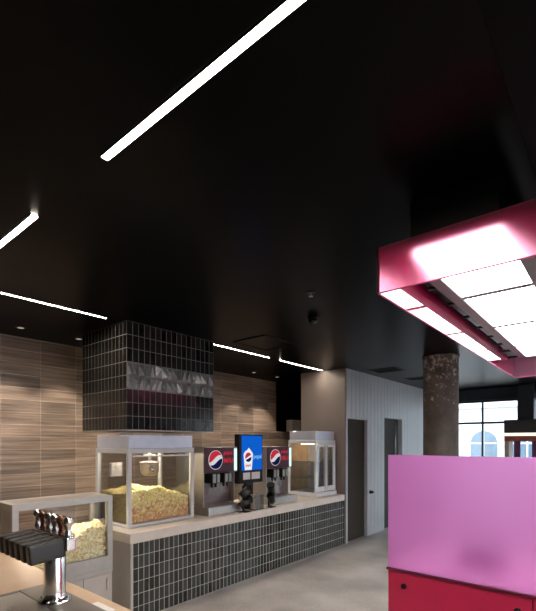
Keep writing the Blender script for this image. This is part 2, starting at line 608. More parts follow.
for k in range(-3, 4):
    cx = -1.55 + k * 1.95
    MB().box((cx - 0.4, 23.93, 4.3), (cx + 0.4, 23.99, 6.0), 0.01).build('upper_window', M['arch'], bl)

# ==================================================================== column
cm = MB()
cm.lathe([(0.25, 0.0), (0.25, 2.98), (0.256, 3.02), (0.265, CEIL - 0.002)], (-2.09, 6.58, 0.0), 48)
o = cm.build('concrete_column', M['column'])
rebase(o, (-2.09, 6.58, 0))
tag(o, 'round rough concrete column with flaking white paint near its top', 'column', kind='structure')

# ============================================================ ceiling things
def strip(p0, p1, along, label):
    t = thing('ceiling_strip_light', label, 'strip light', ((p0[0] + p1[0]) / 2, (p0[1] + p1[1]) / 2, CEIL), 'recessed ceiling strip lights')
    MB().box((p0[0], p0[1], CEIL - 0.008), (p1[0], p1[1], CEIL - 0.001)).build('diffuser', M['strip'], t)
    f = MB()
    e = 0.004
    if along == 'x':
        f.box((p0[0], p0[1] - e, CEIL - 0.01), (p1[0], p0[1], CEIL - 0.0005)).box((p0[0], p1[1], CEIL - 0.01), (p1[0], p1[1] + e, CEIL - 0.0005))
    else:
        f.box((p0[0] - e, p0[1], CEIL - 0.01), (p0[0], p1[1], CEIL - 0.0005)).box((p1[0], p0[1], CEIL - 0.01), (p1[0] + e, p1[1], CEIL - 0.0005))
    f.build('trim_edge', M['black'], t)
    return t
strip((-1.803, 0.986), (3.5, 1.019), 'x', 'long thick white strip light running to the top edge above the bar')  # visible end is real; the stretch past the right edge is added fill
strip((-4.05, 0.986), (-2.567, 1.019), 'x', 'short white strip light cut by the left edge, above the taps')
strip((-4.107, 1.05), (-4.083, 2.30), 'y', 'thin strip light ending at the left side of the black tiled hood')
strip((-4.107, 3.76), (-4.083, 4.95), 'y', 'thin strip light just right of the black tiled hood')
strip((-4.107, 5.21), (-4.083, 6.43), 'y', 'thin strip light nearest the grey wall block')

strip((1.2, 1.5), (1.24, 6.5), 'y', 'added fill strip light, unseen beyond the right edge past the pink desk')  # extra unseen strip, added to brighten the room

dl_labels = ['round downlight hidden beyond the left edge above the wood wall', 'round downlight at far left over the wood wall', 'round downlight beside the left side of the black hood',
             'recessed downlight behind the black hood, left one', 'recessed downlight behind the black hood, middle one', 'recessed downlight behind the black hood, right one',
             'small downlight right of the hood over the wood wall', 'small downlight nearest the grey wall block over the wood wall']
proto = None
spot = bpy.data.lights.new('downlight_beam', 'SPOT')
spot.energy = 48
spot.color = (1.0, 0.88, 0.76)
spot.spot_size = math.radians(90)
spot.spot_blend = 0.4
spot.shadow_soft_size = 0.03
for i, (yy, lab) in enumerate(zip((1.21, 1.87, 2.53, 3.19, 3.84, 4.49, 5.79, 6.47), dl_labels)):
    if proto is None:
        t = thing('downlight', lab, 'downlight', (-5.16, yy, CEIL), 'downlights over the wood wall')
        MB().lathe([(0.035, -0.012), (0.05, -0.012), (0.055, -0.001), (0.035, -0.001)], (-5.16, yy, CEIL), 28).build('trim_ring', M['blackplastic'], t)
        MB().cyl((-5.16, yy, CEIL - 0.014), (-5.16, yy, CEIL - 0.012), 0.034, n=24).build('lens', M['down'], t)
        proto = t
    else:
        t = copy_tree(proto)
        t.location = (-5.16, yy, CEIL)
        t['label'] = lab
    lo = bpy.data.objects.new('downlight_beam', spot)
    COL.objects.link(lo)
    lo.location = (-5.16, yy, CEIL - 0.03)

t = thing('ceiling_camera', 'small black dome camera on the black ceiling right of the hood', 'camera', (-2.44, 3.65, CEIL))
MB().cyl((-2.44, 3.65, CEIL - 0.03), (-2.44, 3.65, CEIL - 0.001), 0.055).build('base', M['black'], t)
MB().lathe([(0.045, 0), (0.044, -0.018), (0.034, -0.036), (0.018, -0.045), (0.002, -0.047)][::-1], (-2.44, 3.65, CEIL - 0.03), 28).build('dome', M['blackgloss'], t)
t = thing('ceiling_sprinkler', 'tiny ceiling sprinkler to the left of the column top', 'sprinkler', (-2.06, 3.05, CEIL))
MB().cyl((-2.06, 3.05, CEIL - 0.006), (-2.06, 3.05, CEIL - 0.001), 0.04).build('plate', M['blackplastic'], t)
MB().cyl((-2.06, 3.05, CEIL - 0.03), (-2.06, 3.05, CEIL - 0.006), 0.01).cyl((-2.06, 3.05, CEIL - 0.034), (-2.06, 3.05, CEIL - 0.03), 0.02).build('deflector', M['steeldull'], t)

def grille(x0, y0, x1, y1, label, n, group=None):
    t = thing('ceiling_grille', label, 'grille', ((x0 + x1) / 2, (y0 + y1) / 2, CEIL), group)
    f = MB()
    w = 0.02
    f.box((x0, y0, CEIL - 0.012), (x1, y0 + w, CEIL - 0.001)).box((x0, y1 - w, CEIL - 0.012), (x1, y1, CEIL - 0.001))
    f.box((x0, y0 + w, CEIL - 0.012), (x0 + w, y1 - w, CEIL - 0.001)).box((x1 - w, y0 + w, CEIL - 0.012), (x1, y1 - w, CEIL - 0.001))
    f.build('frame', M['blackplastic'], t)
    s = MB()
    for k in range(n):
        yy = y0 + w + (k + 0.5) * (y1 - y0 - 2 * w) / n
        s.box((x0 + w, yy - 0.006, CEIL - 0.010), (x1 - w, yy + 0.006, CEIL - 0.003))
    s.build('louvres', M['black'], t)
    return t
grille(-3.45, 6.95, -2.95, 7.35, 'square ceiling grille near the first door', 8)
grille(-3.35, 8.3, -2.85, 8.6, 'ceiling grille further along, near the second door', 6)
grille(-3.4, 10.3, -3.0, 10.42, 'narrow dark ceiling slot close to the far window', 2)
t = thing('access_panel', 'flush black ceiling access panel right of the hood', 'access panel', (-3.55, 4.2, CEIL))
MB().box((-3.8, 3.9, CEIL - 0.004), (-3.3, 4.5, CEIL - 0.001)).build('panel', M['ceiling'], t)
MB().box((-3.82, 3.88, CEIL - 0.012), (-3.8, 4.52, CEIL - 0.001)).box((-3.3, 3.88, CEIL - 0.012), (-3.28, 4.52, CEIL - 0.001)).box((-3.8, 3.88, CEIL - 0.012), (-3.3, 3.9, CEIL - 0.001)).box((-3.8, 4.5, CEIL - 0.012), (-3.3, 4.52, CEIL - 0.001)).build('frame', M['black'], t)

# ====================================================================== hood
HX0, HX1, HY0, HY1, HZ0 = -4.97, -4.01, 2.48, 3.72, 1.893
hood = thing('extractor_hood', 'large black tiled box hood hanging from the ceiling over the popcorn machine', 'hood', (-4.49, 3.1, HZ0))
MB().box((HX0, HY0 + 0.0015, HZ0 + 0.002), (HX1 - 0.0015, HY1 + 0.0035, CEIL - 0.001)).build('body', M['grouth'], hood)
ht = MB()
rows, g = 8, 0.007
rh = (CEIL - 0.002 - HZ0) / rows
def tcol(lo, hi, tint=(1, 1, 1)):
    v = random.uniform(lo, hi)
    return (v * tint[0], v * tint[1], v * tint[2], 1)
nc = 17
cw = (HY1 - HY0) / nc
rel = MB()
for r in range(rows):
    za, zb = HZ0 + r * rh + g / 2, HZ0 + (r + 1) * rh - g / 2
    for c in range(nc):
        ya, yb = HY0 + c * cw + g / 2, HY0 + (c + 1) * cw - g / 2
        if r in (3, 4):
            # relief tile: a faceted cut face, turned one of four ways
            t = bmesh.new()
            t.loops.layers.float_color.new('var')
            px, pz = random.choice([(0.12, 0.85), (0.88, 0.85), (0.12, 0.15), (0.88, 0.15), (0.5, 0.5), (0.5, 0.12)])
            d = random.uniform(0.03, 0.055)
            q = [t.verts.new((HX1 - 0.006, yy, zz)) for yy, zz in ((ya, za), (yb, za), (yb, zb), (ya, zb))]
            ap = t.verts.new((HX1 - 0.004 + d, ya + px * (yb - ya), za + pz * (zb - za)))
            for k in range(4):
                t.faces.new((q[k], q[(k + 1) % 4], ap))
            rel._add(t)
        else:
            ht.box((HX1 - 0.009, ya, za), (HX1, yb, zb), 0.0015, color=tcol(0.008, 0.018, (1, 1.02, 1.05)))
    nl = 13
    lw = (HX1 - HX0) / nl
    for c in range(nl):
        xa, xb = HX0 + c * lw + g / 2, HX0 + (c + 1) * lw - g / 2
        ht.box((xa, HY0, za), (xb, HY0 + 0.009, zb), 0.0015, color=tcol(0.010, 0.022, (1.1, 1, 0.9)))
        ht.box((xa, HY1 - 0.001, za), (xb, HY1 + 0.006, zb), 0.0015, color=tcol(0.008, 0.018))
ht.build('tile_cladding', M['tileh'], hood)
tag(rel.build('relief_tiles', M['relief'], hood), 'grey faceted relief tiles in two rows')
MB().box((HX0, HY0, HZ0 - 0.012), (HX1, HY0 + 0.05, HZ0), 0.002).box((HX0, HY1 - 0.05, HZ0 - 0.012), (HX1, HY1, HZ0)).box((HX1 - 0.05, HY0 + 0.05, HZ0 - 0.012), (HX1, HY1 - 0.05, HZ0)).box((HX0, HY0 + 0.05, HZ0 - 0.012), (HX0 + 0.05, HY1 - 0.05, HZ0)).build('bottom_trim', M['steeldull'], hood)

# =========================================================== service counter
CX, CY0, CY1, CZ = -3.685, 2.32, 6.49, 0.856
ctr = thing('service_counter', 'long counter fronted with upright dark green-black tiles under a pale worktop', 'counter', (-4.15, 4.4, 0))
MB().box((-4.62, CY0 + 0.03, 0), (CX - 0.0015, CY1, 0.759)).build('body', M['grout'], ctr)
ct = MB()
rows, nc, g = 6, 67, 0.006
rh, cw = 0.758 / rows, (CY1 - CY0 - 0.03) / nc
for r in range(rows):
    for c in range(nc):
        ya = CY0 + 0.03 + c * cw
        ct.box((CX - 0.012, ya + g / 2, r * rh + g / 2), (CX, ya + cw - g / 2, (r + 1) * rh - g / 2), 0.0015, color=tcol(0.014, 0.048, (0.93, 1.02, 0.95)))
ct.build('tile_cladding', M['tilec'], ctr)
MB().box((-4.62, CY0, 0), (CX + 0.004, CY0 + 0.028, 0.759), 0.002).build('end_panel', M['endpanel'], ctr)
wt = MB().box((-4.66, CY0 - 0.004, 0.76), (CX + 0.006, CY1, CZ), 0.004, 2).build('worktop', M['stone'])
rebase(wt, (-4.17, 4.4, 0.76))
tag(wt, 'thick pale concrete worktop along the top of the tiled counter', 'worktop')

# =========================================================== popcorn helpers
def popcorn(name, x0, x1, y0, y1, z0, hfun, n, colfun, label, r=(0.014, 0.024)):
    m = MB()
    # solid core under the loose kernels
    t = bmesh.new()
    t.loops.layers.float_color.new('var')
    nx, ny = 10, 16
    grid = []
    for i in range(nx + 1):
        grid.append([])
        for j in range(ny + 1):
            u, v = i / nx, j / ny
            grid[i].append(t.verts.new((x0 + 0.02 + u * (x1 - x0 - 0.04), y0 + 0.02 + v * (y1 - y0 - 0.04), z0 + max(0.01, hfun(u, v) - 0.018))))
    for i in range(nx):
        for j in range(ny):
            t.faces.new((grid[i][j], grid[i + 1][j], grid[i + 1][j + 1], grid[i][j + 1]))
    ring = [grid[i][0] for i in range(nx + 1)] + [grid[nx][j] for j in range(1, ny + 1)] + [grid[i][ny] for i in range(nx - 1, -1, -1)] + [grid[0][j] for j in range(ny - 1, 0, -1)]
    low = [t.verts.new((v.co.x, v.co.y, z0 + 0.002)) for v in ring]
    for k in range(len(ring)):
        t.faces.new((ring[k], low[k], low[(k + 1) % len(ring)], ring[(k + 1) % len(ring)]))
    t.faces.new(low)
    bmesh.ops.recalc_face_normals(t, faces=list(t.faces))
    m._add(t, colfun(0.5, 0.5, 0.5))
    for k in range(n):
        s = random.random()
        rr = random.uniform(*r)
        if s < 0.45:      # top surface
            u, v = random.random(), random.random()
            h = hfun(u, v)
            z = z0 + h + random.uniform(-0.012, 0.006)
        elif s < 0.8:     # against the front glass
            u, v = 1.0, random.random()
            h = hfun(u, v)
            z = z0 + random.uniform(0.0, 1.0) * h
        else:             # against the left glass
            u, v = random.random(), 0.0
            h = hfun(u, v)
            z = z0 + random.uniform(0.0, 1.0) * h
        x = min(max(x0 + u * (x1 - x0), x0 + rr * 1.3), x1 - rr * 1.3)
        y = min(max(y0 + v * (y1 - y0), y0 + rr * 1.3), y1 - rr * 1.3)
        z = max(z, z0 + rr * 1.3)
        m.blob((x, y, z), rr, colfun(u, v, (z - z0) / 0.35))
    o = m.build(name, M['popcorn'])
    rebase(o, ((x0 + x1) / 2, (y0 + y1) / 2, z0))
    return tag(o, label, 'popcorn', kind='stuff')

def bumpy(u, v, a=1.0):
    return 0.02 * a * math.sin(7.3 * u + 1.3) * math.cos(9.1 * v + 0.4) + 0.012 * a * math.sin(19 * v + 5 * u)

# =========================================================== popcorn machine
PX0, PX1, PY0, PY1, PZ0, PZ1 = -4.60, -3.93, 2.45, 3.33, CZ, 1.835
pm = thing('popcorn_machine', 'big glass popcorn machine with pale frame under the black hood', 'popcorn machine', (-4.265, 2.89, CZ))
HZ = 1.69
MB().box((PX0, PY0, PZ0 + 0.002), (PX1, PY1, PZ0 + 0.035), 0.004).build('base', M['framegrey'], pm)
pw = 0.042
for xx, yy in ((PX0, PY0), (PX0, PY1 - pw), (PX1 - pw, PY0), (PX1 - pw, PY1 - pw)):
    MB().box((xx, yy, PZ0 + 0.035), (xx + pw, yy + pw, HZ - 0.05), 0.004).build('post', M['framegrey'], pm)
MB().box((PX1 - pw, PY0, HZ - 0.05), (PX1, PY1, HZ), 0.004).box((PX0, PY0, HZ - 0.05), (PX0 + pw, PY1, HZ), 0.004).box((PX0 + pw, PY0, HZ - 0.05), (PX1 - pw, PY0 + pw, HZ), 0.004).box((PX0 + pw, PY1 - pw, HZ - 0.05), (PX1 - pw, PY1, HZ), 0.004).build('top_rail', M['framegrey'], pm)
MB().box((PX0 + 0.01, PY0 + 0.012, HZ), (PX1 - 0.012, PY1 - 0.012, PZ1), 0.006).build('header', M['header'], pm)
MB().box((PX1 - 0.3, PY0 + 0.08, PZ1), (PX1 - 0.03, PY0 + 0.45, PZ1 + 0.018), 0.003).build('vent_cap', M['tan'], pm)
gz0, gz1 = PZ0 + 0.035, HZ - 0.05
MB().box((PX1 - 0.024, PY0 + pw, gz0), (PX1 - 0.018, PY1 - pw, gz1)).build('front_glass', M['glass'], pm)
MB().box((PX0 + pw, PY0 + 0.018, gz0), (PX1 - pw, PY0 + 0.024, gz1)).build('side_glass', M['glass'], pm)
MB().box((PX0 + pw, PY1 - 0.024, gz0), (PX1 - pw, PY1 - 0.018, gz1)).build('side_glass', M['glass'], pm)
MB().box((PX0 + 0.016, PY0 + pw, gz0), (PX0 + 0.024, PY1 - pw, gz1)).build('back_glass', M['glass'], pm)
MB().box((PX1 - 0.016, PY0 + pw + 0.01, 1.60), (PX1 - 0.004, PY1 - pw - 0.01, 1.615)).build('door_rail', M['steeldull'], pm)
kt = MB().lathe([(0.06, 0.0), (0.095, 0.02), (0.11, 0.06), (0.11, 0.15), (0.118, 0.155), (0.118, 0.165), (0.02, 0.18)], (-4.32, 2.98, 1.36), 32).build('kettle', M['railgrey'], pm)
MB().cyl((-4.32, 2.98, 1.54), (-4.32, 2.98, HZ), 0.018, n=14).box((-4.42, 2.96, 1.6), (-4.22, 3.0, 1.615)).build('kettle_hanger', M['steel'], kt)
MB().cyl((-4.23, 2.92, 1.46), (-4.08, 2.86, 1.43), 0.012, n=12).build('kettle_handle', M['blackplastic'], kt)
for xa in (-4.5, -4.14):
    MB().box((xa, 2.62, HZ - 0.03), (xa + 0.08, 3.16, HZ - 0.012)).build('heat_lamp', M['heat'], pm)
MB().box((-4.57, 2.6, 1.36), (-4.53, 2.74, 1.52), 0.004).build('reflection_block', M['whitemetal'], pm)  # white block modelled in place of a bright reflection in the glass
def hm(u, v):
    return 0.27 + 0.09 * math.exp(-((v - 0.38) / 0.3) ** 2) - 0.05 * v + 0.02 * u + bumpy(u, v, 0.8)
def cm_(u, v, q):
    if random.random() < max(0.0, 1.0 - q * 1.45) * (0.35 + 0.65 * u) * (1 if v > 0.03 else 0.2):
        c = random.choice([(0.78, 0.42, 0.20), (0.70, 0.33, 0.15), (0.85, 0.56, 0.32)])
    else:
        c = random.choice([(0.90, 0.78, 0.30), (0.93, 0.84, 0.40), (0.95, 0.88, 0.55), (0.88, 0.70, 0.24)])
    v_ = random.uniform(0.85, 1.05)
    return (c[0] * v_, c[1] * v_, c[2] * v_, 1)
popcorn('popcorn_heap', PX0 + 0.05, PX1 - 0.03, PY0 + 0.03, PY1 - 0.045, PZ0 + 0.036, hm, 1900, cm_, 'heap of yellow and caramel popcorn inside the big glass machine')

# ==================================================== popcorn holding cabinet
KX0, KX1, KY0, KY1 = -4.12, -3.75, 1.295, 2.17
kb = thing('popcorn_warmer', 'low steel framed display cabinet of popcorn behind the taps, at the counter end', 'display cabinet', (-3.93, 1.73, 0))
KZ0, KZ1 = 0.68, 1.25
MB().box((KX0, KY0, 0.06), (KX1 - 0.01, KY1, 0.52), 0.004).build('body', M['endpanel'], kb)
MB().box((KX0 + 0.03, KY0 + 0.03, 0), (KX1 - 0.06, KY1 - 0.03, 0.06)).build('plinth', M['blackplastic'], kb)
for a, b in ((KY0 + 0.02, (KY0 + KY1) / 2 + 0.14), ((KY0 + KY1) / 2 + 0.15, KY1 - 0.02)):
    d = MB().box((KX1 - 0.01, a, 0.08), (KX1 + 0.004, b, 0.51), 0.003).build('door', M['endpanel'], kb)
    MB().box((KX1 + 0.004, b - 0.05, 0.36), (KX1 + 0.02, b - 0.035, 0.47), 0.003).build('handle', M['steel'], d)
MB().box((KX0, KY0, 0.52), (KX1, KY1, 0.56), 0.003).box((KX1 - 0.03, KY0, 0.56), (KX1, KY1, KZ0), 0.003).build('sill', M['steeldull'], kb)
MB().box((KX0 + 0.03, KY0 + 0.03, KZ0 - 0.03), (KX1 - 0.03, KY1 - 0.03, KZ0 - 0.015)).build('deck', M['steel'], kb)
fw = 0.05
for xx, yy in ((KX0, KY0), (KX0, KY1 - fw), (KX1 - fw, KY0), (KX1 - fw, KY1 - fw)):
    MB().box((xx, yy, 0.56 if xx < KX1 - fw - 0.01 else KZ0), (xx + fw, yy + fw, KZ1 - 0.055), 0.003).build('post', M['steeldull'], kb)
MB().box((KX1 - fw, KY0, KZ1 - 0.055), (KX1, KY1, KZ1), 0.003).box((KX0, KY0, KZ1 - 0.055), (KX0 + fw, KY1, KZ1), 0.003).box((KX0 + fw, KY0, KZ1 - 0.055), (KX1 - fw, KY0 + fw, KZ1), 0.003).box((KX0 + fw, KY1 - fw, KZ1 - 0.055), (KX1 - fw, KY1, KZ1), 0.003).build('top_frame', M['steeldull'], kb)
MB().box((KX0 + fw, KY0 + fw, KZ1 - 0.012), (KX1 - fw, KY1 - fw, KZ1 - 0.004)).build('top_lid', M['tray'], kb)
MB().box((KX1 - 0.028, KY0 + fw, KZ0), (KX1 - 0.022, KY1 - fw, KZ1 - 0.055)).build('front_glass', M['glass'], kb)
MB().box((KX0 + fw, KY1 - 0.028, KZ0 - 0.12), (KX1 - fw, KY1 - 0.022, KZ1 - 0.055)).build('side_glass', M['glass'], kb)
MB().box((KX0 + fw, KY0 + 0.022, 0.56), (KX1 - fw, KY0 + 0.028, KZ1 - 0.055)).build('side_panel', M['steeldull'], kb)
MB().box((KX0 + 0.022, KY0 + fw, 0.56), (KX0 + 0.03, KY1 - fw, KZ1 - 0.055)).build('back_glass', M['glass'], kb)
MB().box((-3.97, KY0 + 0.12, KZ1 - 0.035), (-3.92, KY1 - 0.12, KZ1 - 0.015)).build('heat_lamp', M['heat'], kb)
def hk(u, v):
    return 0.05 + 0.25 * (1 / (1 + math.exp(-(v - 0.58) * 12))) + bumpy(u, v, 0.7)
def ck_(u, v, q):
    c = random.choice([(0.88, 0.72, 0.36), (0.93, 0.83, 0.55), (0.95, 0.88, 0.66), (0.80, 0.56, 0.22)])
    v_ = random.uniform(0.85, 1.05)
    return (c[0] * v_, c[1] * v_, c[2] * v_, 1)
popcorn('popcorn_heap', KX0 + 0.06, KX1 - 0.035, KY0 + 0.06, KY1 - 0.035, KZ0 - 0.014, hk, 1500, ck_, 'pale popcorn heaped at the right end of the low display cabinet', r=(0.012, 0.020))

# ============================================================== front bar
bar = thing('bar_counter', 'bar counter at bottom left carrying the drip tray and taps', 'counter', (-2.6, 0.7, 0))
MB().box((-4.3, 0.32, 0.0), (-1.0, 1.09, 0.909)).build('body', M['barbody'], bar)
MB().box((-4.3, 1.09, 0.08), (-1.0, 1.10, 0.9), 0.002).build('front_panel', M['endpanel'], bar)
BZ = 0.95
o = MB().box((-4.32, 0.28, 0.91), (-0.98, 1.14, BZ), 0.004, 2).build('worktop', M['bartop'])
rebase(o, (-2.6, 0.7, 0.91))
tag(o, 'smooth tan bar top under the taps, bottom left', 'worktop')

dt = thing('drip_tray', 'steel drip tray with perforated grid set under the tap column', 'drip tray', (-2.14, 0.72, BZ))
f = MB()
TX0, TX1, TY0, TY1 = -2.48, -1.80, 0.45, 1.045
f.box((TX0, TY0, BZ), (TX1, TY0 + 0.03, BZ + 0.012), 0.003).box((TX0, TY1 - 0.16, BZ), (TX1, TY1, BZ + 0.012), 0.003).box((TX0, TY0 + 0.03, BZ), (TX0 + 0.03, TY1 - 0.16, BZ + 0.012), 0.003).box((TX1 - 0.03, TY0 + 0.03, BZ), (TX1, TY1 - 0.16, BZ + 0.012), 0.003)
f.build('rim', M['tray'], dt)
MB().box((TX0 + 0.03, TY0 + 0.03, BZ), (TX1 - 0.03, TY1 - 0.16, BZ + 0.009)).build('grid_plate', M['perf'], dt)

# tap tower: chrome column, cross rail, six black tap bodies, upright levers
TWX, TWY = -2.175, 0.945
TB = BZ + 0.0125
tw = thing('tap_tower', 'chrome drinks tap tower with a row of six black tap blocks', 'tap tower', (TWX, TWY, TB))
MB().lathe([(0.078, 0.0), (0.078, 0.008), (0.06, 0.016), (0.052, 0.03), (0.05, 0.05), (0.05, 0.29), (0.046, 0.3)], (TWX, TWY, TB), 40).build('column', M['chrome'], tw)
for a in (0.6, 2.2, 3.8, 5.4):
    MB().cyl((TWX + 0.066 * math.cos(a), TWY + 0.066 * math.sin(a), TB + 0.008), (TWX + 0.066 * math.cos(a), TWY + 0.066 * math.sin(a), TB + 0.02), 0.009, n=6).build('bolt', M['chrome'], tw)
RZ = 1.282
xs = [TWX + 0.09 - 0.071 * k for k in range(6)]
MB().box((xs[-1] - 0.045, TWY - 0.002, RZ - 0.055), (xs[0] + 0.045, TWY + 0.045, RZ + 0.012), 0.008, 2).build('cross_rail', M['chrome'], tw)
for k, xx in enumerate(xs):
    rot = Matrix.Translation((xx, TWY - 0.03, RZ)) @ Matrix.Rotation(math.radians(5), 4, 'X') @ Matrix.Translation((-xx, -(TWY - 0.03), -RZ))
    b = MB()
    b.box((xx - 0.0245, TWY - 0.165, RZ - 0.085), (xx + 0.0245, TWY - 0.002, RZ + 0.004), 0.012, 3, mat=rot)
    tb = b.build('tap_body', M['blackplastic'], tw)
    MB().cyl((xx, TWY - 0.06, RZ - 0.105), (xx, TWY - 0.06, RZ - 0.075), 0.011, 0.014, n=14).build('spout', M['blackplastic'], tb)
for k in range(6):
    xx = xs[k]
    mt = M['amber'] if k in (1, 4) else M['chrome']
    lv = MB().lathe([(0.016, 0.0), (0.018, 0.012), (0.012, 0.03), (0.015, 0.045), (0.023, 0.065), (0.024, 0.082), (0.016, 0.094), (0.004, 0.097)], (xx, TWY + 0.024, RZ + 0.008), 18)
    lv.build('lever', mt, tw)
    MB().cyl((xx, TWY + 0.05, RZ + 0.008), (xx, TWY + 0.024, RZ + 0.035), 0.01, n=12).build('collar', M['chrome'], tw)
pp = MB().box((-2.02, 0.985, BZ), (-1.86, 1.09, BZ + 0.002))
ps = pp.build('paper_sheet', M['paper'])
rebase(ps, (-1.94, 1.04, BZ))
ps.location.z = BZ
tag(ps, 'white paper sheet lying on the bar top near its far edge', 'paper')

# ==================================================== drink dispensers
def globe(parent, x, y, z, r, wave=True):
    """round emblem: red cap, white wave, blue bowl"""
    def edge(a0, a1, n=20):
        return [(x, y + r * math.cos(a0 + (a1 - a0) * k / n), z + r * math.sin(a0 + (a1 - a0) * k / n)) for k in range(n + 1)]
    d = MB().poly([(x, y + r * 1.06 * math.cos(2 * PI * k / 40), z + r * 1.06 * math.sin(2 * PI * k / 40)) for k in range(40)], (0.002, 0, 0)).build('emblem', M['logowhite'], parent)
    x += 0.002
    up = edge(math.radians(28), math.radians(198))
    a, b = Vector(up[-1]), Vector(up[0])
    cur = []
    for k in range(1, 12):
        s = k / 12
        p = a.lerp(b, s)
        cur.append((p.x, p.y, p.z - r * 0.10 * math.sin(2 * PI * s) + r * 0.18 * math.sin(PI * s)))
    MB().poly(up + cur, (0.001, 0, 0)).build('emblem_red', M['logored'], d)
    dn = edge(math.radians(212), math.radians(368))
    a, b = Vector(dn[-1]), Vector(dn[0])
    cur = []
    for k in range(1, 12):
        s = k / 12
        p = a.lerp(b, s)
        cur.append((p.x, p.y, p.z + r * 0.12 * math.sin(2 * PI * s) - r * 0.10 * math.sin(PI * s)))
    MB().poly(dn + cur, (0.001, 0, 0)).build('emblem_blue', M['logoblue'], d)

def dispenser(y0, w, label):
    y1 = y0 + w
    xf = -3.95
    t = thing('drink_dispenser', label, 'drinks dispenser', (-4.2, y0 + w / 2, CZ), 'drinks dispensers on the counter')
    MB().box((-4.5, y0, CZ + 0.002), (-4.12, y1, 1.68), 0.006).build('body', M['steeldull'], t)
    MB().box((-4.12, y0, CZ + 0.1), (xf + 0.0, y0 + 0.014, 1.38), 0.003).build('side_cheek', M['steeldull'], t)
    MB().box((-4.12, y1 - 0.014, CZ + 0.1), (xf - 0.06, y1, 1.38), 0.003).build('side_cheek', M['steeldull'], t)
    MB().box((-4.12, y0, 1.37), (xf - 0.004, y1, 1.70), 0.006).build('display_case', M['steeldull'], t)
    pnl = MB().box((xf - 0.004, y0 + 0.01, 1.375), (xf + 0.004, y1 - 0.012, 1.692), 0.003).build('graphic_panel', M['dispdark'], t)
    globe(pnl, xf + 0.004, y0 + w * 0.33, 1.535, 0.115)
    text_mesh('lettering', 'pepsi', 0.075, (xf + 0.005, y0 + w * 0.56, 1.60), M['logored'], pnl)
    text_mesh('lettering', 'MAX', 0.098, (xf + 0.005, y0 + w * 0.55, 1.49), M['logored'], pnl, shear=0.15)
    MB().box((xf + 0.004, y1 - 0.075, 1.385), (xf + 0.008, y1 - 0.022, 1.68)).build('edge_light', M['edgelit'], pnl)
    MB().box((-4.12, y0 + 0.014, CZ + 0.1), (-4.1, y1 - 0.014, 1.37)).build('backsplash', M['splash'], t)
    for k in range(4):
        yy = y0 + w * (0.18 + 0.11 * (k % 2) + 0.34 * (k // 2)) + 0.03
        v = MB().box((-4.1, yy - 0.03, 1.24), (xf + 0.045, yy + 0.03, 1.368), 0.008, 2).build('valve', M['blackplastic'], t)
        MB().box((xf + 0.045, yy - 0.024, 1.25), (xf + 0.055, yy + 0.024, 1.355), 0.004).build('valve_badge', M['levergrey'], v)
        MB().cyl((xf + 0.0, yy, 1.19), (xf + 0.0, yy, 1.24), 0.014, 0.022, n=16).build('nozzle', M['blackplastic'], v)
        MB().box((-4.01, yy - 0.014, 1.10), (-4.0, yy + 0.014, 1.24), 0.003).build('lever', M['levergrey'], v)
    tr = MB().box((-4.12, y0 - 0.03, CZ + 0.002), (-3.82, y1 - 0.04, CZ + 0.105), 0.008, 2).build('drip_tray', M['steel'], t)
    MB().box((-4.08, y0, CZ + 0.105), (-3.85, y1 - 0.07, CZ + 0.109)).build('drip_grid', M['perf'], tr)
    return t
dispenser(3.50, 0.605, 'drinks dispenser with round red emblem, between popcorn machine and blue screen')
dispenser(4.70, 0.62, 'drinks dispenser with round red emblem, between blue screen and pale display case')

# ============================================================= menu screen
ms = thing('menu_screen', 'upright lit blue advert screen in black frame between the drinks dispensers', 'screen', (-4.0, 4.36, CZ))
SX = -3.93
MB().box((-4.02, 4.11, 1.20), (SX, 4.60, 1.87), 0.006).build('frame', M['black'], ms)
sc = MB().box((SX, 4.16, 1.375), (SX + 0.003, 4.58, 1.85)).build('display', M['scrblue'], ms)
cup = [(SX + 0.003, 4.22, 1.38), (SX + 0.003, 4.36, 1.38), (SX + 0.003, 4.385, 1.60), (SX + 0.003, 4.36, 1.63), (SX + 0.003, 4.33, 1.66), (SX + 0.003, 4.30, 1.685), (SX + 0.003, 4.27, 1.655), (SX + 0.003, 4.225, 1.635), (SX + 0.003, 4.195, 1.60)]
cupo = MB().poly(cup, (0.001, 0, 0)).build('cup_picture', M['scrwhite'], sc)
def globe2(parent, x, y, z, r):
    def arc(a0, a1, n=14):
        return [(x, y + r * math.cos(math.radians(a0 + (a1 - a0) * k / n)), z + r * math.sin(math.radians(a0 + (a1 - a0) * k / n))) for k in range(n + 1)]
    MB().poly(arc(30, 200), (0.001, 0, 0)).build('picture_red', M['logored'], parent)
    MB().poly(arc(215, 365), (0.001, 0, 0)).build('picture_blue', M['logoblue'], parent)
globe2(sc, SX + 0.0045, 4.29, 1.555, 0.065)
text_mesh('lettering', 'pepsi', 0.085, (SX + 0.004, 4.395, 1.535), M['scrtext'], sc)
text_mesh('lettering', 'pepsi', 0.05, (SX + 0.006, 4.235, 1.43), M['logored'], sc)
for a, b in ((4.19, 4.33), (4.36, 4.53)):
    MB().box((SX, a, 1.25), (SX + 0.003, b, 1.345)).build('card', M['card'], ms)
MB().box((-4.01, 4.28, CZ + 0.02), (-3.96, 4.43, 1.2), 0.004).build('stand_post', M['black'], ms)
MB().box((-4.08, 4.2, CZ + 0.002), (-3.9, 4.52, CZ + 0.02), 0.004).build('stand_foot', M['black'], ms)

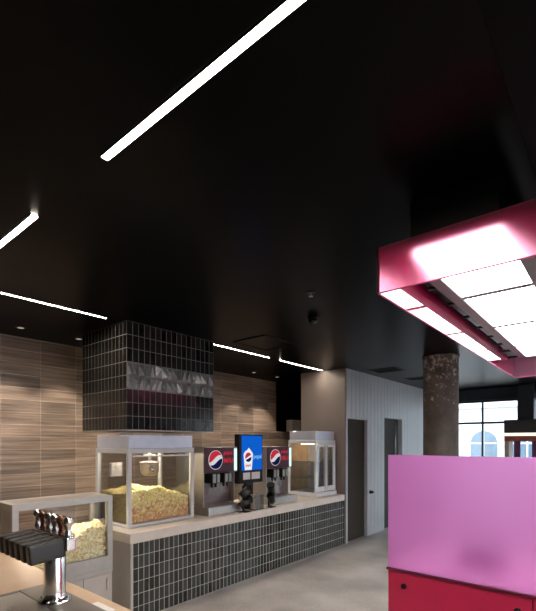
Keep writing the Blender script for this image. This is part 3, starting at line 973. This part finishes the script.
# pairs of cup tubes on small stands, either side below the screen
def cup_tubes(x, y, sg, label):
    t = thing('cup_dispenser', label, 'cup dispenser', (x, y, CZ), 'black cup dispensers under the screen')
    MB().box((x - 0.05, y - 0.05, CZ + 0.002), (x + 0.05, y + 0.05, CZ + 0.014), 0.003).box((x - 0.055, y - 0.012, CZ + 0.014), (x - 0.035, y + 0.012, 1.2), 0.002).build('stand', M['black'], t)
    for z, d in ((1.12, (0.35, 0.6 * sg, 0.65)), (0.985, (0.35, 0.6 * sg, 0.5))):
        d = Vector(d).normalized()
        p = Vector((x, y, z))
        tb = MB().cyl(p - d * 0.09, p + d * 0.06, 0.05, n=28).build('tube', M['blackplastic'], t)
        MB().cyl(p + d * 0.056, p + d * 0.075, 0.058, n=28).build('mouth_ring', M['black'], tb)
        MB().cyl(p + d * 0.075, p + d * 0.10, 0.042, 0.038, n=24).build('cup_stack', M['blackgloss'], tb)
    return t
cup_tubes(-3.734, 4.03, 1, 'pair of tilted black cup tubes at the left under the blue screen')
cup_tubes(-3.734, 4.55, -1, 'pair of tilted black cup tubes at the right under the blue screen')
cd = thing('lid_caddy', 'small clear caddy of lids and straws under the blue screen', 'caddy', (-3.79, 4.285, CZ))
MB().box((-3.86, 4.19, CZ + 0.002), (-3.72, 4.38, CZ + 0.012), 0.002).build('tray', M['blackplastic'], cd)
MB().box((-3.725, 4.19, CZ + 0.012), (-3.72, 4.38, CZ + 0.2)).box((-3.86, 4.19, CZ + 0.012), (-3.725, 4.195, CZ + 0.2)).box((-3.86, 4.375, CZ + 0.012), (-3.725, 4.38, CZ + 0.2)).box((-3.86, 4.283, CZ + 0.012), (-3.725, 4.287, CZ + 0.2)).build('clear_box', M['glass'], cd)
for k, (yy, n) in enumerate(((4.237, 9), (4.332, 6))):
    lm = MB()
    for q in range(n):
        z = CZ + 0.013 + q * 0.022
        lm.cyl((-3.79, yy, z), (-3.79, yy, z + 0.014), 0.036, 0.033, n=20)
    lm.build('lid_stack', M['lid'] if k == 0 else M['straw'], cd)

# ========================================================== food display case
fc = thing('food_display_case', 'pale glass-doored food display case at the far end of the counter', 'display case', (-4.13, 6.16, CZ))
FX0, FX1, FY0, FY1, FZ1 = -4.42, -3.85, 5.85, 6.47, 1.80
MB().box((FX0, FY0, CZ + 0.002), (FX1 + 0.02, FY1 + 0.01, CZ + 0.07), 0.006).build('base', M['whitemetal'], fc)
MB().box((FX0, FY0, FZ1 - 0.06), (FX1, FY1, FZ1), 0.006).build('top', M['whitemetal'], fc)
MB().box((FX0 + 0.02, FY0 + 0.01, FZ1), (FX1 - 0.01, FY1 - 0.02, FZ1 + 0.15), 0.006).build('header_box', M['header'], fc)
pw = 0.035
for xx, yy in ((FX0, FY0), (FX0, FY1 - pw), (FX1 - pw, FY0), (FX1 - pw, FY1 - pw)):
    MB().box((xx, yy, CZ + 0.07), (xx + pw, yy + pw, FZ1 - 0.06), 0.003).build('post', M['whitemetal'], fc)
ym = (FY0 + FY1) / 2
for a, b, hy in ((FY0 + pw, ym, ym - 0.03), (ym, FY1 - pw, ym + 0.03)):
    d = MB()
    d.box((FX1 - 0.03, a, CZ + 0.08), (FX1 - 0.005, a + 0.03, FZ1 - 0.07)).box((FX1 - 0.03, b - 0.03, CZ + 0.08), (FX1 - 0.005, b, FZ1 - 0.07)).box((FX1 - 0.03, a + 0.03, CZ + 0.08), (FX1 - 0.005, b - 0.03, CZ + 0.16)).box((FX1 - 0.03, a + 0.03, FZ1 - 0.12), (FX1 - 0.005, b - 0.03, FZ1 - 0.07))
    do = d.build('door', M['whitemetal'], fc)
    MB().box((FX1 - 0.02, a + 0.03, CZ + 0.16), (FX1 - 0.016, b - 0.03, FZ1 - 0.12)).build('door_glass', M['glass'], do)
    MB().box((FX1 - 0.005, hy - 0.008, CZ + 0.1), (FX1 + 0.012, hy + 0.008, FZ1 - 0.09), 0.003).build('door_handle', M['steeldull'], do)
MB().box((FX0 + pw, FY0 + 0.012, CZ + 0.07), (FX1 - pw, FY0 + 0.018, FZ1 - 0.06)).build('side_glass', M['glass'], fc)
MB().box((FX0 + pw, FY1 - 0.018, CZ + 0.07), (FX1 - pw, FY1 - 0.012, FZ1 - 0.06)).build('side_panel', M['whitemetal'], fc)
MB().box((FX0 + 0.01, FY0 + pw, CZ + 0.07), (FX0 + 0.018, FY1 - pw, FZ1 - 0.06)).build('back_panel', M['warmin'], fc)
for zz in (1.16, 1.43):
    MB().box((FX0 + 0.04, FY0 + 0.04, zz), (FX1 - 0.06, FY1 - 0.04, zz + 0.012)).build('shelf', M['steeldull'], fc)
MB().box((FX0 + 0.2, FY0 + 0.1, FZ1 - 0.075), (FX0 + 0.26, FY1 - 0.1, FZ1 - 0.062)).build('case_lamp', M['caselamp'], fc)
MB().cyl((-4.12, ym, CZ + 0.082), (-4.12, ym, CZ + 0.10), 0.16, 0.18, n=32).build('tray', M['dishblue'], fc)

# white box standing on the half wall
o = MB().box((-5.8, 7.6, 2.0), (-5.62, 8.25, 2.27), 0.006).build('storage_box', M['whitebox'])
rebase(o, (-5.71, 7.92, 2.0))
tag(o, 'pale box standing on the half wall in the dark behind the counter', 'box')

# ============================================================ light canopy
NX0, NX1, NY0, NY1, NZ0, NZ1 = -1.02, -0.24, 2.15, 6.02, 2.566, 2.81
cn = thing('light_canopy', 'hanging pink acrylic light canopy with bright white panels inside', 'light canopy', (-0.63, 4.1, CEIL))
th = 0.012
MB().box((NX0, NY0, NZ0), (NX1, NY0 + th, NZ1)).build('front_sheet', M['pinkfront'], cn)
MB().box((NX0, NY1 - th, NZ0), (NX1, NY1, NZ1)).build('end_sheet', M['pinkfront'], cn)
MB().box((NX0, NY0 + th, NZ0), (NX0 + th, NY1 - th, NZ1)).build('side_sheet', M['pinkcanopy'], cn)
MB().box((NX1 - th, NY0 + th, NZ0), (NX1, NY1 - th, NZ1)).build('side_sheet', M['pinkcanopy'], cn)
ed = MB()
ed.box((NX0, NY0, NZ0 - 0.004), (NX1, NY0 + th, NZ0 - 0.0005)).box((NX0, NY1 - th, NZ0 - 0.004), (NX1, NY1, NZ0 - 0.0005))
ed.box((NX0, NY0 + th, NZ0 - 0.004), (NX0 + th, NY1 - th, NZ0 - 0.0005)).box((NX1 - th, NY0 + th, NZ0 - 0.004), (NX1, NY1 - th, NZ0 - 0.0005))
ed.build('edge_band', M['pinkedge'], cn)
LX0, LX1, LZ = -0.876, -0.44, 2.795
ends = [2.25, 3.25, 4.24, 5.23, 5.94]
MB().box((LX0, 2.25, LZ + 0.03), (LX1, 5.95, CEIL - 0.001), 0.004).build('housing', M['black'], cn)
for a, b in zip(ends, ends[1:]):
    MB().box((LX0 + 0.004, a + 0.028, LZ), (LX1 - 0.004, b - 0.028, LZ + 0.025)).build('light_panel', M['panel'], cn)
for a in ends:
    MB().box((LX0, a - 0.028, LZ - 0.004), (LX1, a + 0.028, LZ + 0.029)).build('panel_divider', M['railgrey'], cn)
for s, (xa, xb) in enumerate(((LX0 - 0.075, LX0), (LX1, LX1 + 0.075))):
    rl = MB().box((xa, 2.25, LZ - 0.012), (xb, 5.95, LZ + 0.03), 0.003).build('side_rail', M['railgrey'], cn)
    for k in range(9):
        yy = 2.5 + 0.42 * k
        xc = xa if s == 0 else xb
        sg = -1 if s == 0 else 1
        xo = NX0 + th if s == 0 else NX1 - th
        MB().box((min(xc, xo), yy - 0.012, LZ - 0.008), (max(xc, xo), yy + 0.012, LZ + 0.012), 0.002).build('clip', M['black'], rl)

# ====================================================== pink screened desk
DX0, DX1, DY0, DY1 = -0.938, 0.36, 2.11, 2.86
dk = thing('reception_desk', 'red desk with tall violet-pink frosted screen standing under the light canopy', 'desk', (-0.29, 2.48, 0))
MB().box((DX0, DY0 + 0.012, 0.0), (DX1, DY1, 1.088), 0.004).build('body', M['red'], dk)
for xa, xb in ((DX0, -0.293), (-0.287, DX1)):
    MB().box((xa, DY0, 0.01), (xb, DY0 + 0.0115, 1.087), 0.002).build('front_panel', M['red'], dk)
MB().box((DX0 + 0.01, DY0 + 0.02, 1.088), (DX1 - 0.01, DY1 - 0.01, 1.099)).build('desk_top', M['desktop'], dk)
te = MB().box((DX0 - 0.008, DY0 - 0.008, 1.088), (DX1 + 0.008, DY0 + 0.02, 1.10), 0.002).box((DX0 - 0.008, DY1 - 0.01, 1.088), (DX1 + 0.008, DY1 + 0.008, 1.10), 0.002)
te.box((DX0 - 0.008, DY0 + 0.02, 1.088), (DX0 + 0.01, DY1 - 0.01, 1.10)).box((DX1 - 0.01, DY0 + 0.02, 1.088), (DX1 + 0.008, DY1 - 0.01, 1.10))
te.build('top_edge', M['maroon'], dk)
st = 0.012
MB().box((DX0, DY0, 1.1), (DX1, DY0 + st, 1.688), 0.001).build('front_screen', M['pinkscreen'], dk)
MB().box((DX1 - st, DY0 + st + 0.001, 1.1), (DX1, DY1, 1.688), 0.001).build('side_screen', M['pinkscreen'], dk)
for xx in (DX0 + 0.085, -0.345, -0.235, DX1 - 0.085):
    MB().lathe([(0.014, 0), (0.014, 0.008), (0.011, 0.014), (0.004, 0.016)], (xx, DY0, 1.018), 20, axis=(0, -1, 0)).build('standoff', M['black'], dk)
o = MB().box((-0.66, 2.36, 1.10), (-0.45, 2.56, 1.21), 0.015, 2).build('counter_box', M['blackplastic'])
rebase(o, (-0.555, 2.46, 1.10))
tag(o, 'dark box on the desk, blurred behind the pink frosted screen', 'box')

# ========================================================== entrance portal
ep = thing('entrance_portal', 'entrance with dark fascia, red-brown band and purple door leaves at the far window', 'entrance', (0.1, 10.6, 0))
EY = 10.55
ex0 = -1.99
MB().box((ex0, EY, 1.97), (2.2, 11.1, 2.26), 0.006).build('fascia', M['kioskdark'], ep)
MB().box((ex0, EY + 0.02, 1.905), (2.2, 11.05, 1.97)).build('light_strip', M['cream'], ep)
MB().box((ex0, EY + 0.01, 1.79), (2.2, 11.08, 1.905), 0.004).build('band', M['redbrown'], ep)
MB().box((ex0, EY + 0.03, 0), (ex0 + 0.09, 11.05, 1.79), 0.004).build('jamb', M['tan'], ep)
for a, b in ((-1.81, -1.69), (-1.47, -1.21), (-1.0, -0.85), (-0.6, -0.35)):
    MB().box((a, EY + 0.08, 0.0), (b, EY + 0.14, 1.79), 0.004).build('door_leaf', M['purple'], ep)
o = MB().box((-1.76, 10.72, 2.26), (-1.45, 11.06, CEIL - 0.001), 0.005).build('square_pier', M['winframe'])
rebase(o, (-1.6, 10.89, 2.26))
tag(o, 'dark square pier standing above the entrance fascia, by the far window', 'pier')

# ==================================================================== light
w = bpy.data.worlds.new('sky')
S.world = w
w.use_nodes = True
bg = w.node_tree.nodes['Background']
bg.inputs['Color'].default_value = (0.86, 0.93, 1.0, 1)
bg.inputs['Strength'].default_value = 5.5
sun = bpy.data.lights.new('sun', 'SUN')
sun.energy = 0.6
sun.angle = math.radians(3)
so = bpy.data.objects.new('sun', sun)
COL.objects.link(so)
so.rotation_euler = (math.radians(42), 0, math.radians(-8))

# ==================================================================== camera
cam = bpy.data.cameras.new('camera')
cam.sensor_fit = 'HORIZONTAL'
cam.sensor_width = 36.0
cam.lens = 423.5 / 536 * 36.0
cam.shift_y = (443 - 305.5) / 536
cam.clip_start = 0.02
co = bpy.data.objects.new('camera', cam)
COL.objects.link(co)
co.location = (0, 0, 1.75)
co.rotation_euler = (PI / 2, 0, math.atan2(0.640, 0.768))
S.camera = co

S.view_settings.view_transform = 'Standard'
S.view_settings.look = 'None'
S.view_settings.gamma = 1.0
S.view_settings.use_curve_mapping = False
S.view_settings.exposure = 0.6
S.cycles.use_denoising = True
S.cycles.max_bounces = 10
S.cycles.transparent_max_bounces = 16
S.cycles.sample_clamp_indirect = 6.0
